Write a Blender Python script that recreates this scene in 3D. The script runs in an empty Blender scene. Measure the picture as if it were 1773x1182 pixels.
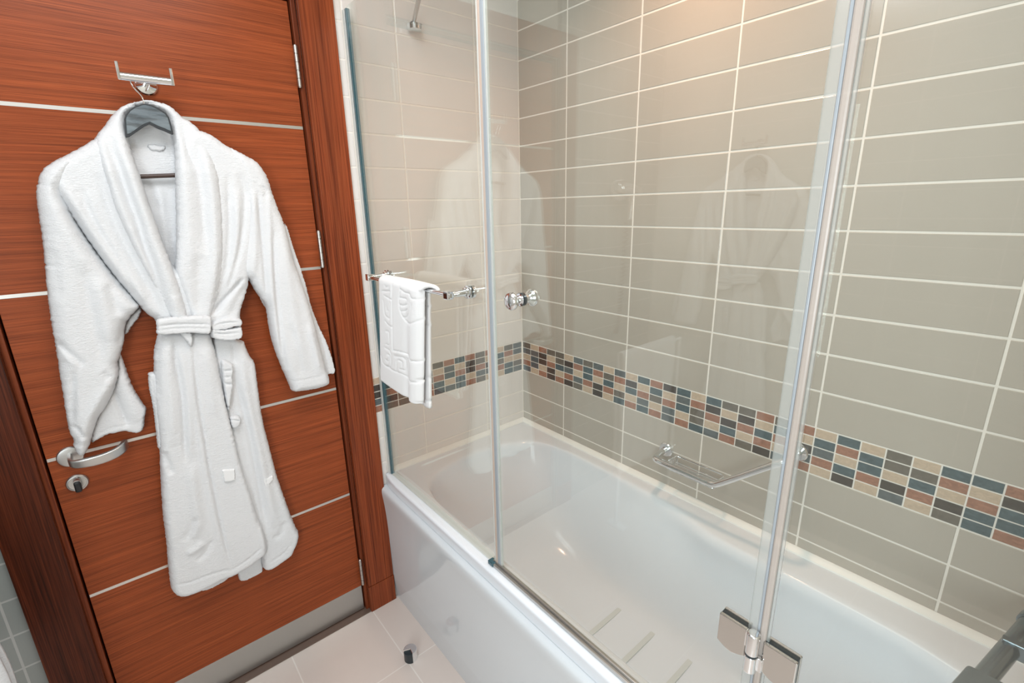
import bpy, math, random
import numpy as np
from mathutils import Vector, Matrix
from mathutils.geometry import delaunay_2d_cdt

random.seed(7); np.random.seed(7)
S = bpy.context.scene
COL = S.collection

# ------------------------------------------------------------------ camera
FPX = 827.182
CAMP = np.array([-1.32896, -1.53345, 1.50027])
CR = np.array([[0.76643495, -0.6420079, -0.02008317],
               [-0.18829903, -0.19468052, -0.96262296],
               [0.61410174, 0.74156952, -0.27009942]])
cd = bpy.data.cameras.new('camera'); cam = bpy.data.objects.new('camera', cd); COL.objects.link(cam)
cd.sensor_fit = 'HORIZONTAL'; cd.sensor_width = 36.0; cd.lens = 36.0 * FPX / 1773.0
cd.clip_start = 0.02; cd.clip_end = 50
M3 = Matrix(((CR[0][0], -CR[1][0], -CR[2][0]), (CR[0][1], -CR[1][1], -CR[2][1]), (CR[0][2], -CR[1][2], -CR[2][2])))
cam.matrix_world = Matrix.Translation(Vector(CAMP)) @ M3.to_4x4()
S.camera = cam

# ------------------------------------------------------------------ world, exposure
w = bpy.data.worlds.new('world'); S.world = w; w.use_nodes = True
w.node_tree.nodes['Background'].inputs[0].default_value = (0.9, 0.95, 1, 1)
w.node_tree.nodes['Background'].inputs[1].default_value = 0.1
S.view_settings.view_transform = 'Standard'
S.view_settings.look = 'None'
S.view_settings.gamma = 1
S.view_settings.use_curve_mapping = False
S.view_settings.exposure = 0.35

def area(name, loc, size, power, color, rot=(0, 0, 0), sy=None, spread=math.pi):
    l = bpy.data.lights.new(name, 'AREA'); l.energy = power; l.color = color
    l.shape = 'RECTANGLE'; l.size = size; l.size_y = sy or size; l.spread = spread
    o = bpy.data.objects.new(name, l); o.location = loc; o.rotation_euler = rot
    COL.objects.link(o); return o
area('ceiling_panel_light', (-1.36, -0.95, 2.425), 0.9, 13.5, (0.90, 0.955, 1.0), sy=0.8)
area('tub_downlight_light', (-0.24, -0.80, 2.425), 0.10, 3.0, (1.0, 0.58, 0.38), spread=math.radians(125))
area('entry_downlight_light', (-0.95, -0.80, 2.425), 0.25, 1.6, (1.0, 0.80, 0.66))
area('left_fill_light', (-2.285, -2.12, 1.35), 1.0, 22, (0.87, 0.95, 1.0), rot=(0, math.radians(-90), 0), sy=0.8)  # added soft fill to brighten the bath side, not an actual fixture

# ------------------------------------------------------------------ helpers
def ray(u, v):
    return CR.T @ np.array([(u - 886.5) / FPX, (v - 591.0) / FPX, 1.0])
def at(ax, val, u, v):
    d = ray(u, v); i = 'xyz'.index(ax)
    return CAMP + (val - CAMP[i]) / d[i] * d

MATS = {}
def mat(name, col=(.8, .8, .8), rough=.5, metal=0., spec=.5, **kw):
    m = bpy.data.materials.new(name); m.use_nodes = True
    b = m.node_tree.nodes['Principled BSDF']
    b.inputs['Base Color'].default_value = (*col, 1); b.inputs['Roughness'].default_value = rough
    b.inputs['Metallic'].default_value = metal; b.inputs['Specular IOR Level'].default_value = spec
    for k, v in kw.items(): b.inputs[k.replace('_', ' ')].default_value = v
    MATS[name] = m; return m
def N(m, t, **kw):
    n = m.node_tree.nodes.new(t)
    for k, v in kw.items(): setattr(n, k, v)
    return n
def L(m, a, b): m.node_tree.links.new(a, b)
def noise(m, scale, mapping=(1, 1, 1), detail=3, rough=.5, dist=0):
    tc = N(m, 'ShaderNodeTexCoord'); mp = N(m, 'ShaderNodeMapping'); mp.inputs['Scale'].default_value = mapping
    n = N(m, 'ShaderNodeTexNoise'); n.inputs['Scale'].default_value = scale; n.inputs['Detail'].default_value = detail
    n.inputs['Roughness'].default_value = rough; n.inputs['Distortion'].default_value = dist
    L(m, tc.outputs['Object'], mp.inputs['Vector']); L(m, mp.outputs[0], n.inputs['Vector']); return n
def ramp(m, src, stops):
    r = N(m, 'ShaderNodeValToRGB'); e = r.color_ramp.elements
    while len(e) < len(stops): e.new(.5)
    for i, (p, c) in enumerate(stops): e[i].position = p; e[i].color = (*c, 1)
    L(m, src, r.inputs[0]); return r
def bump(m, src, strength, dist):
    b = N(m, 'ShaderNodeBump'); b.inputs['Strength'].default_value = strength; b.inputs['Distance'].default_value = dist
    L(m, src, b.inputs['Height']); L(m, b.outputs[0], m.node_tree.nodes['Principled BSDF'].inputs['Normal']); return b
def BSDF(m): return m.node_tree.nodes['Principled BSDF']

def wood(name, c0, c1, c2, mapping, rough=.33):
    m = mat(name, c1, rough, 0, .22)
    g = noise(m, 1.0, mapping, 5, .62, 0)
    r = ramp(m, g.outputs[0], [(.30, c0), (.50, c1), (.70, c2)])
    big = noise(m, 1.0, tuple(x * .12 for x in mapping), 2, .5)
    r2 = ramp(m, big.outputs[0], [(.3, (.72, .72, .74)), (.7, (1.12, 1.1, 1.08))])
    mx = N(m, 'ShaderNodeMixRGB', blend_type='MULTIPLY'); mx.inputs[0].default_value = 1
    L(m, r.outputs[0], mx.inputs[1]); L(m, r2.outputs[0], mx.inputs[2])
    fine = noise(m, 1.0, tuple(x * (1.5 if x < 50 else 2.2) for x in mapping), 3, .6)
    r3 = ramp(m, fine.outputs[0], [(.40, (.70, .66, .64)), (.52, (1, 1, 1))])
    m3 = N(m, 'ShaderNodeMixRGB', blend_type='MULTIPLY'); m3.inputs[0].default_value = 1
    L(m, mx.outputs[0], m3.inputs[1]); L(m, r3.outputs[0], m3.inputs[2])
    L(m, m3.outputs[0], BSDF(m).inputs['Base Color']); bump(m, g.outputs[0], .12, .001); return m
wood('door_wood', (.15, .031, .010), (.35, .078, .023), (.43, .108, .033), (4, 4, 700))
wood('casing_wood', (.13, .026, .009), (.28, .060, .019), (.35, .085, .028), (210, 210, 2.6))
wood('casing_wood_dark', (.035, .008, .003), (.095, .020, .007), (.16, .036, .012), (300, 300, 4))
wood('jamb_wood', (.10, .020, .008), (.22, .05, .018), (.28, .07, .026), (110, 110, 2.2))
mat('threshold_brown', (.13, .085, .065), .5)
mat('dark_gap', (.01, .008, .006), .9)
mat('alu', (.72, .71, .69), .32, 1)
mat('brushed', (.55, .54, .52), .30, 1)
mat('steel_plate', (.52, .53, .52), .38, 1)
mat('chrome', (.86, .88, .90), .045, 1)
mat('satin_steel', (.60, .60, .59), .36, 1)
mat('hinge_chrome', (.60, .59, .57), .07, 1)
mat('dark_metal', (.26, .31, .34), .24, 1)
mat('black_plastic', (.012, .013, .015), .4)
mat('rubber', (.018, .028, .034), .35)
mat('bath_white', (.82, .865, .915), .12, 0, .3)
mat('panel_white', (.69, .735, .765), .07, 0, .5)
mat('seal_cream', (.93, .94, .91), .35, 0, .3)
mat('grey_strip', (.68, .72, .70), .6)
mat('satin_white', (.86, .87, .88), .25)
mat('ceiling_white', (.80, .74, .68), .8)
mat('grout', (.93, .88, .81), .8)
mat('floor_lamp_white', (.9, .9, .9), .4)

# wall tile
def tile_mat(name, c, rough=.13):
    m = mat(name, c, rough, 0, .5)
    n = noise(m, 2.4, (1, 1, 1), 2)
    r = ramp(m, n.outputs[0], [(.3, tuple(x * .985 for x in c)), (.7, tuple(min(1, x * 1.015) for x in c))])
    L(m, r.outputs[0], BSDF(m).inputs['Base Color'])
    n2 = noise(m, 9, (1, 1, 1), 1); bump(m, n2.outputs[0], .04, .004)
    return m
tile_mat('tile_beige', (.505, .46, .40))
tile_mat('tile_white', (.84, .80, .76))
tile_mat('tile_pale', (.62, .60, .56))
def stone(name, c, k=.35):
    m = mat(name, c, .38)
    n = noise(m, 85, (1, 1, 1.8), 6, .75, .8)
    r = ramp(m, n.outputs[0], [(.28, tuple(x * (1 - k) for x in c)), (.5, c), (.72, tuple(min(1, x * (1 + k) + .01) for x in c))])
    L(m, r.outputs[0], BSDF(m).inputs['Base Color']); bump(m, n.outputs[0], .15, .001); return m
stone('mosaic_beige', (.60, .47, .35), .18)
stone('mosaic_terracotta', (.37, .18, .12), .35)
stone('mosaic_teal', (.085, .125, .14), .45)
stone('mosaic_grey', (.165, .145, .12), .25)
stone('mosaic_dark', (.068, .055, .048), .3)
stone('mosaic_slate', (.125, .145, .15), .3)

def grid_mat(name, c, g, axes, size, off, gw=.004, rough=.15):
    """tile pattern from object coordinates: axes = two of 'xyz'"""
    m = mat(name, c, rough)
    tc = N(m, 'ShaderNodeTexCoord'); sp = N(m, 'ShaderNodeSeparateXYZ'); L(m, tc.outputs['Object'], sp.inputs[0])
    outs = []
    for a, s, o in zip(axes, size, off):
        sub = N(m, 'ShaderNodeMath', operation='SUBTRACT'); sub.inputs[1].default_value = o
        L(m, sp.outputs['XYZ'.index(a.upper())], sub.inputs[0])
        wr = N(m, 'ShaderNodeMath', operation='PINGPONG'); wr.inputs[1].default_value = s / 2
        L(m, sub.outputs[0], wr.inputs[0])
        ls = N(m, 'ShaderNodeMath', operation='LESS_THAN'); ls.inputs[1].default_value = gw / 2
        L(m, wr.outputs[0], ls.inputs[0]); outs.append(ls)
    mx = N(m, 'ShaderNodeMath', operation='MAXIMUM'); L(m, outs[0].outputs[0], mx.inputs[0]); L(m, outs[1].outputs[0], mx.inputs[1])
    mix = N(m, 'ShaderNodeMixRGB'); L(m, mx.outputs[0], mix.inputs[0])
    n = noise(m, 5, (1, 1, 1), 3); r = ramp(m, n.outputs[0], [(.3, tuple(x * .97 for x in c)), (.7, tuple(min(1, x * 1.02) for x in c))])
    L(m, r.outputs[0], mix.inputs[1]); mix.inputs[2].default_value = (*g, 1)
    L(m, mix.outputs[0], BSDF(m).inputs['Base Color'])
    inv = N(m, 'ShaderNodeMath', operation='SUBTRACT'); inv.inputs[0].default_value = 1; L(m, mx.outputs[0], inv.inputs[1])
    bump(m, inv.outputs[0], .3, .001); return m
grid_mat('floor_tile', (.70, .625, .575), (.80, .75, .70), 'xy', (.30, .30), (-.80, -.30), .004, .22)
grid_mat('small_tile', (.33, .36, .35), (.52, .54, .53), 'xz', (.1, .1), (-1.69, .30), .005, .2)
grid_mat('side_tile', (.62, .61, .575), (.74, .70, .66), 'yz', (.30, .1), (-1.05, .032), .004, .15)
grid_mat('end_tile', (.60, .56, .49), (.74, .68, .62), 'xz', (.30, .1), (-.2, .032), .004, .15)

# glass: thin architectural pane, symmetric Schlick reflection
def glass_mat(name, tint, f0=.07):
    m = bpy.data.materials.new(name); m.use_nodes = True; nt = m.node_tree; nt.nodes.clear()
    out = N(m, 'ShaderNodeOutputMaterial'); tr = N(m, 'ShaderNodeBsdfTransparent'); tr.inputs[0].default_value = (*tint, 1)
    gl = N(m, 'ShaderNodeBsdfGlossy'); gl.inputs['Roughness'].default_value = 0.0
    gl.inputs['Color'].default_value = (.95, 1, .98, 1)
    lw = N(m, 'ShaderNodeLayerWeight'); p = N(m, 'ShaderNodeMath', operation='POWER'); p.inputs[1].default_value = 5
    L(m, lw.outputs['Facing'], p.inputs[0])
    mu = N(m, 'ShaderNodeMath', operation='MULTIPLY_ADD'); mu.inputs[1].default_value = 1 - f0; mu.inputs[2].default_value = f0
    L(m, p.outputs[0], mu.inputs[0])
    mx = N(m, 'ShaderNodeMixShader'); L(m, mu.outputs[0], mx.inputs[0]); L(m, tr.outputs[0], mx.inputs[1]); L(m, gl.outputs[0], mx.inputs[2])
    L(m, mx.outputs[0], out.inputs[0]); MATS[name] = m; return m
glass_mat('glass', (.955, .975, .965))
mat('glass_edge', (.035, .10, .125), .10, 0, .6)
def clear_seal(name, col, alpha, rough=.2):
    m = mat(name, col, rough, 0, .6); BSDF(m).inputs['Alpha'].default_value = alpha; return m
clear_seal('seal_clear', (.80, .83, .80), .62)
clear_seal('seal_blue', (.42, .47, .51), .8, .3)
clear_seal('seal_pale', (.50, .53, .50), .40, .35)
clear_seal('seal_pink', (.55, .49, .44), .72, .3)
clear_seal('seal_tan', (.62, .50, .42), .85)

# terry cloth
def terry(name, c, sc=300, d=.0026):
    m = mat(name, c, .92, 0, .15)
    BSDF(m).inputs['Sheen Weight'].default_value = .25; BSDF(m).inputs['Sheen Roughness'].default_value = .6
    n = noise(m, sc, (.6, 1, 1.25), 5, .72, .5)
    n2 = noise(m, sc * .42, (.5, 1, 1.9), 3, .6)
    ad = N(m, 'ShaderNodeMath', operation='MULTIPLY_ADD'); ad.inputs[1].default_value = .45
    L(m, n2.outputs[0], ad.inputs[0]); L(m, n.outputs[0], ad.inputs[2])
    bump(m, ad.outputs[0], .9, d); return m
terry('terry_white', (.84, .855, .875))
terry('towel_white', (.90, .905, .91), 520, .0012)

hw = wood('hanger_wood', (.10, .125, .14), (.17, .205, .225), (.22, .26, .28), (14, 60, 60), .4)
mat('hanger_edge', (.03, .035, .04), .4)
mat('hanger_bar', (.06, .035, .028), .3)

# ---- mesh collecting
class MB:
    def __init__(s): s.v = []; s.f = []; s.mi = []; s.cur = 0
    def add(s, vs, fs):
        o = len(s.v); s.v += [tuple(map(float, p)) for p in vs]; s.f += [tuple(i + o for i in f) for f in fs]; s.mi += [s.cur] * len(fs); return s
    def box(s, a, b):
        (x0, y0, z0), (x1, y1, z1) = a, b
        x0, x1 = sorted((x0, x1)); y0, y1 = sorted((y0, y1)); z0, z1 = sorted((z0, z1))
        vs = [(x0, y0, z0), (x1, y0, z0), (x1, y1, z0), (x0, y1, z0), (x0, y0, z1), (x1, y0, z1), (x1, y1, z1), (x0, y1, z1)]
        return s.add(vs, [(3, 2, 1, 0), (4, 5, 6, 7), (0, 1, 5, 4), (1, 2, 6, 5), (2, 3, 7, 6), (3, 0, 4, 7)])
    def obox(s, c, ax, ay, az, hx, hy, hz):
        c = np.array(c, float); ax, ay, az = [np.array(a, float) / np.linalg.norm(a) for a in (ax, ay, az)]
        vs = [c + sx * hx * ax + sy * hy * ay + sz * hz * az for sz in (-1, 1) for sx, sy in ((-1, -1), (1, -1), (1, 1), (-1, 1))]
        return s.add(vs, [(3, 2, 1, 0), (4, 5, 6, 7), (0, 1, 5, 4), (1, 2, 6, 5), (2, 3, 7, 6), (3, 0, 4, 7)])
    def tube(s, pts, r, n=12, caps=True, sq=None, pw=1):
        pts = [np.array(p, float) for p in pts]; rs = r if hasattr(r, '__len__') else [r] * len(pts)
        prev = None; rings = []
        for i, p in enumerate(pts):
            t = (pts[min(i + 1, len(pts) - 1)] - pts[max(i - 1, 0)]); t /= np.linalg.norm(t) + 1e-12
            if prev is None:
                a = np.array([0, 0, 1.]) if abs(t[2]) < .9 else np.array([1., 0, 0]); u = np.cross(t, a)
            else: u = prev - t * np.dot(prev, t)
            u /= np.linalg.norm(u); prev = u; vv = np.cross(t, u)
            e = sq or (1, 1)
            sp = lambda a: math.copysign(abs(a) ** pw, a)
            rings.append([p + rs[i] * (sp(math.cos(k * 2 * math.pi / n)) * u * e[0] + sp(math.sin(k * 2 * math.pi / n)) * vv * e[1]) for k in range(n)])
        vs = [q for rg in rings for q in rg]; fs = []
        for i in range(len(rings) - 1):
            for k in range(n): fs.append((i * n + k, i * n + (k + 1) % n, (i + 1) * n + (k + 1) % n, (i + 1) * n + k))
        if caps: fs += [tuple(range(n))[::-1], tuple((len(rings) - 1) * n + k for k in range(n))]
        return s.add(vs, fs)
    def lathe(s, o, d, prof, n=28, sq=(1, 1)):
        """profile [(along, radius)] about axis d from o"""
        o = np.array(o, float); d = np.array(d, float); d /= np.linalg.norm(d)
        a = np.array([0, 0, 1.]) if abs(d[2]) < .9 else np.array([1., 0, 0])
        u = np.cross(d, a); u /= np.linalg.norm(u); vv = np.cross(d, u)
        vs = []; fs = []
        for (h, r) in prof:
            for k in range(n):
                th = k * 2 * math.pi / n; vs.append(o + d * h + max(r, 1e-5) * (math.cos(th) * u * sq[0] + math.sin(th) * vv * sq[1]))
        for i in range(len(prof) - 1):
            for k in range(n): fs.append((i * n + k, i * n + (k + 1) % n, (i + 1) * n + (k + 1) % n, (i + 1) * n + k))
        fs += [tuple(range(n))[::-1], tuple((len(prof) - 1) * n + k for k in range(n))]
        return s.add(vs, fs)
    def prism(s, poly, axis, a, b):
        """poly of 2D points in the other two axes (in xyz order), extruded along axis"""
        n = len(poly); i = 'xyz'.index(axis); vs = []
        for val in (a, b):
            for p in poly:
                q = list(p); q.insert(i, val); vs.append(q)
        fs = [(k, (k + 1) % n, n + (k + 1) % n, n + k) for k in range(n)] + [tuple(range(n))[::-1], tuple(range(n, 2 * n))]
        return s.add(vs, fs)

def org(parent):
    o = np.zeros(3)
    while parent is not None: o += np.array(parent.location); parent = parent.parent
    return o
def obj(name, mb, m, parent=None, smooth=True, bevel=0, subsurf=0, solid=0, segs=2):
    me = bpy.data.meshes.new(name); off = org(parent)
    me.from_pydata([tuple(np.array(p) - off) for p in mb.v], [], mb.f)
    ms = m if isinstance(m, (list, tuple)) else [m]
    for x in ms: me.materials.append(MATS[x])
    if len(ms) > 1: me.polygons.foreach_set('material_index', mb.mi)
    bm_fix(me)
    me.polygons.foreach_set('use_smooth', [smooth] * len(me.polygons))
    o = bpy.data.objects.new(name, me); COL.objects.link(o); o.parent = parent
    if solid:
        md = o.modifiers.new('solid', 'SOLIDIFY'); md.thickness = solid; md.offset = 0
    if bevel:
        md = o.modifiers.new('bevel', 'BEVEL'); md.width = bevel; md.segments = segs; md.limit_method = 'ANGLE'; md.angle_limit = math.radians(35)
    if subsurf:
        md = o.modifiers.new('sub', 'SUBSURF'); md.levels = subsurf; md.render_levels = subsurf
    if smooth and not subsurf and not m in ('terry_white', 'towel_white'): me.set_sharp_from_angle(angle=math.radians(38))
    return o
def bm_fix(me):
    import bmesh
    b = bmesh.new(); b.from_mesh(me); bmesh.ops.recalc_face_normals(b, faces=b.faces); b.to_mesh(me); b.free()
def thing(name, loc, label=None, cat=None, group=None, kind=None):
    o = bpy.data.objects.new(name, None); o.location = loc; o.empty_display_size = .05; COL.objects.link(o)
    return tag(o, label, cat, group, kind)
def tag(o, label=None, cat=None, group=None, kind=None):
    if label: o['label'] = label
    if cat: o['category'] = cat
    if group: o['group'] = group
    if kind: o['kind'] = kind
    return o
def struct(name, mb, m, smooth=False, bevel=0, label=None, cat=None):
    return tag(obj(name, mb, m, None, smooth, bevel), label, cat, None, 'structure')
def arc(c, r, a0, a1, u, v, n=8):
    c = np.array(c, float); u = np.array(u, float); v = np.array(v, float)
    return [c + r * (math.cos(a0 + (a1 - a0) * k / n) * u + math.sin(a0 + (a1 - a0) * k / n) * v) for k in range(n + 1)]
def smoothpath(pts, it=2):
    pts = [np.array(p, float) for p in pts]
    for _ in range(it):
        q = [pts[0]]
        for a, b in zip(pts[:-1], pts[1:]): q += [a * .75 + b * .25, a * .25 + b * .75]
        pts = q + [pts[-1]]
    return pts

# ================================================================== SETTING
XL, YF, YE, ZC = -2.30, -2.90, -1.735, 2.43
DX0, DX1, DTOP = -1.556, -.804, 2.075          # door opening
struct('floor', MB().box((XL, YF, -.05), (0, 0, 0)).box((XL, 0, -.05), (0, .15, -.002)), 'floor_tile', label='pale pinkish floor tiles with light grout', cat='floor')
struct('ceiling', MB().box((XL, YF, ZC), (0, .1, ZC + .05)), 'ceiling_white', label='plain off-white bathroom ceiling', cat='ceiling')
wb = struct('wall_back', MB().box((DX1 + .01, .0008, 0), (0, .10, ZC)), 'grout', label='tiled wall with the wooden door and the foot end of the bath', cat='wall')
wbl = struct('wall_back_left', MB().box((XL, 0, 0), (DX0 - .01, .10, ZC)), 'small_tile', label='small grey square tiles left of the door casing', cat='wall')
struct('wall_back_top', MB().box((DX0, .0, DTOP), (DX1, .10, ZC)), 'tile_pale', label='wall strip above the wooden door', cat='wall')
wr_ = struct('wall_right', MB().box((-.0, YF, 0), (.10, .1, ZC)), 'grout', label='long beige tiled wall beside the bath with a mosaic band', cat='wall')
struct('wall_left', MB().box((XL - .1, YF, 0), (XL, .1, ZC)), 'side_tile', label='pale tiled wall opposite the bath', cat='wall')
struct('wall_front', MB().box((XL, YF - .1, 0), (0, YF, ZC)), 'end_tile', label='wall behind the viewpoint', cat='wall')
struct('wall_end', MB().box((-.72, YE - .10, 0), (0, YE, ZC)), 'end_tile', label='short tiled wall at the tap end of the bath', cat='wall')
struct('wall_hall', MB().box((DX0 - .1, .10, 0), (DX1 + .1, .14, ZC)), 'dark_gap', label='dark passage behind the closed door', cat='wall')

G = .0050          # grout gap
def tile_set(mb, us, vs, plane, proud=.0016, bev=.0012):
    """us/vs: grid line lists; plane(u,v,d) -> xyz, d = distance proud of the wall"""
    for u0, u1 in zip(us[:-1], us[1:]):
        for v0, v1 in zip(vs[:-1], vs[1:]):
            if abs(u1 - u0) < .01 or abs(v1 - v0) < .01: continue
            a, b, c, d = min(u0, u1) + G / 2, max(u0, u1) - G / 2, min(v0, v1) + G / 2, max(v0, v1) - G / 2
            dd = proud
            vv = [plane(a, c, -.001), plane(b, c, -.001), plane(b, d, -.001), plane(a, d, -.001),
                  plane(a, c, dd * .45), plane(b, c, dd * .45), plane(b, d, dd * .45), plane(a, d, dd * .45),
                  plane(a + bev, c + bev, dd), plane(b - bev, c + bev, dd), plane(b - bev, d - bev, dd), plane(a + bev, d - bev, dd)]
            fs = [(8, 9, 10, 11)] + [(k, (k + 1) % 4, 4 + (k + 1) % 4, 4 + k) for k in range(4)] + [(4 + k, 4 + (k + 1) % 4, 8 + (k + 1) % 4, 8 + k) for k in range(4)]
            mb.add(vv, fs)
zlow = [.50, .60, .70, .80]; zup = [.932 + .1 * k for k in range(0, 15)] + [ZC]
zlow0 = [0, .1, .2, .3, .4] + zlow
us_r = [0] + [-(.2555 + .30207 * k) for k in range(0, 5)] + [YE]
pr_ = lambda u, v, d: (-d * .75, u, v)
t = MB(); tile_set(t, us_r, zlow, pr_); tile_set(t, us_r, zup, pr_)
obj('tile_cladding', t, 'tile_beige', wr_, False)
pb = lambda u, v, d: (u, .0008 - d * .75, v)
t = MB(); us_b = [0, -.2054, -.5074, -.6765]
tile_set(t, us_b, zlow, pb); tile_set(t, us_b, zup, pb)
tile_set(t, [-.6765, -.704, DX1 + .004], zlow0, pb); tile_set(t, [-.6765, -.704, DX1 + .004], zup, pb)
obj('tile_edging', t, 'tile_white', wb, False)
# mosaic band: 5 cm x 2.64 cm stones, colours read column by column from the corner
CM = dict(B='mosaic_beige', R='mosaic_terracotta', T='mosaic_teal', G='mosaic_grey', D='mosaic_dark', S='mosaic_slate')
KEYS = 'BRTGDS'
colR = ['GSBRT', 'BSTTB', 'RDDBR', 'GBRDD', 'GGTBR', 'BDSRD', 'SRBSG', 'GTTRB', 'SRBDD', 'BGTRB', 'SRBGT', 'BDTBR', 'TBRST', 'RTGBR', 'DBRSS', 'TSTBR', 'BRGGT', 'TDRBS',
        'GBDTR', 'GDRBG', 'RBTRD', 'GTRBT', 'RBDSR', 'BTSRB', 'TRBTD', 'BTTRB', 'GGBDS', 'BGTRB', 'TRBDG', 'TBRTT', 'RDTTR', 'BRSGB', 'TBRDS', 'GRBTB', 'RSBGT']
colB = ['SSBGS', 'GRBTT', 'BTGRB', 'RBDSB', 'GGRSG', 'RDDBR', 'TBRTT', 'RSTBS', 'GBRTT', 'BTGRR', 'TGDRB', 'SRBGG', 'RTRDG', 'BDDSR', 'BDSSR', 'GRBTD']
def mosaic(cols, ul, plane, parent):
    mb = MB(); h = .132 / 5; g = .0026
    for (u0, u1), col in zip(ul, cols):
        for r in range(5):
            a, b = min(u0, u1) + g / 2, max(u0, u1) - g / 2; d = .932 - r * h - g / 2; c = .932 - (r + 1) * h + g / 2
            mb.cur = KEYS.index(col[r]); e = .0007
            mb.add([plane(a, c, -.001), plane(b, c, -.001), plane(b, d, -.001), plane(a, d, -.001),
                    plane(a + e, c + e, .0016), plane(b - e, c + e, .0016), plane(b - e, d - e, .0016), plane(a + e, d - e, .0016)],
                   [(4, 5, 6, 7)] + [(k, (k + 1) % 4, 4 + (k + 1) % 4, 4 + k) for k in range(4)])
    tag(obj('mosaic_band', mb, [CM[k] for k in KEYS], parent, False), 'band of small stone mosaic in five rows')
P5 = .05035
ulr = []; u = -.0045
while u > YE + .03: ulr.append((u, u - P5)); u -= P5
mosaic(colR, ulr, pr_, wr_)
ulb = []; u = -.0045
while u > DX1 + .045: ulb.append((u, u - P5)); u -= P5
mosaic(colB, ulb, pb, wb)

# ------------------------------------------------------------------ door, casing
YD = .02
door = thing('door_1', (-1.18, YD, 0), 'reddish brown wooden door with metal inlay strips, closed', 'door', None, 'structure')
XA, XB, ZT = -1.541, -.8205, 2.058
leaf = obj('door_leaf', MB().box((XA, YD, .006), (XB, YD + .042, ZT)), 'door_wood', door, False, .001)
for z in (1.736, 1.329, .921, .5135):
    obj('metal_inlay', MB().box((XA + .001, YD - .0008, z - .0042), (XB - .001, YD + .002, z + .0042)), 'alu', leaf, False)
obj('kick_plate', MB().box((XA + .001, YD - .0015, .008), (XB - .001, YD + .002, .113)), 'steel_plate', leaf, False, .0004)
for z0, z1 in ((1.842, 1.947), (1.333, 1.442), (.128, .237)):
    hb = MB(); xh, yh = -.8195, .004
    zs = np.linspace(z0, z1, 6)
    for a, b in zip(zs[:-1], zs[1:]):
        hb.lathe((xh, yh, a + .0006), (0, 0, 1), [(0, .0050), (.0004, .0058), (b - a - .0016, .0058), (b - a - .0012, .0050)], 16)
    hb.lathe((xh, yh, z0 - .003), (0, 0, 1), [(0, .002), (.001, .0045), (z1 - z0 + .004, .0045), (z1 - z0 + .006, .002)], 12)
    hb.box((xh - .001, yh, z0 + .002), (xh + .001, YD + .01, z1 - .002))
    obj('hinge', hb, 'brushed', door, True)
# lever handle
hx, hz = -1.497, .919
dh = obj('handle_rose', MB().lathe((hx, YD, hz), (0, -1, 0), [(0, .0265), (.006, .0265), (.0085, .0245), (.0095, .020), (.0097, .0001)], 40), 'satin_steel', door)
lv = MB(); path = smoothpath([(hx, YD - .008, hz), (hx, YD - .034, hz - .001), (hx + .004, YD - .052, hz - .003), (hx + .022, YD - .058, hz - .005), (hx + .055, YD - .060, hz - .006), (hx + .085, YD - .056, hz - .003), (hx + .104, YD - .042, hz + .002), (hx + .110, YD - .022, hz + .004)], 2)
npz = len(path)
lv.tube(path, [.0100 + .0028 * min(1, max(0, i / npz - .3) * 5) for i in range(npz)], 28, True, (.46, 1.0), .45)
obj('door_lever', lv, 'satin_steel', dh)
sx, sz = -1.4985, .845
lk = obj('lock_rose', MB().lathe((sx, YD, sz), (0, -1, 0), [(0, .0225), (.0055, .0225), (.008, .0205), (.0085, .018), (.0075, .0175), (.0075, .0001)], 40), 'satin_steel', door)
kb = MB(); kb.tube([(sx + .001, YD - .008, sz + .010), (sx + .001, YD - .024, sz + .008)], .0075, 16)
obj('thumb_turn', kb, 'satin_steel', lk)
kb = MB(); kb.obox((sx + .001, YD - .021, sz - .003), (1, 0, 0), (0, 1, 0), (0, 0, 1), .0068, .008, .0145)
obj('thumb_turn_grip', kb, 'black_plastic', lk, True, .004, segs=3)

tr1 = thing('trim_1', (-1.18, 0, 0), 'brown wooden door casing and jambs around the door', 'door frame', None, 'structure')
def casing(x0, x1, z0, z1, nm='casing', wm='casing_wood'):
    obj(nm, MB().box((x0, -.013, z0), (x1, .004, z1)), wm, tr1, False, .0012)
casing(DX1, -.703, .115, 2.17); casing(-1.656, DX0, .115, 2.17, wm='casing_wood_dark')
casing(DX0, DX1, DTOP, 2.17)
for x0, x1 in ((DX1 - .0015, -.7015), (-1.6575, DX0 + .0015)):
    obj('plinth_block', MB().box((x0, -.0145, 0), (x1, .004, .113)), 'casing_wood', tr1, False, .0012)
for x0, x1, sgn in ((-.816, DX1 + .001, 1), (DX0 - .001, -1.5455, -1)):
    obj('jamb', MB().box((x0, .0095, 0), (x1, .07, ZT + .018)), 'jamb_wood', tr1, False, .001)
obj('head_jamb', MB().box((DX0, .0095, ZT + .006), (DX1, .07, ZT + .02)), 'jamb_wood', tr1, False, .001)
struct('trim_2', MB().box((DX0, -.010, 0), (DX1, .06, .0035)), 'threshold_brown', False, .001, 'dark brown threshold strip under the door', 'threshold')

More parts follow.
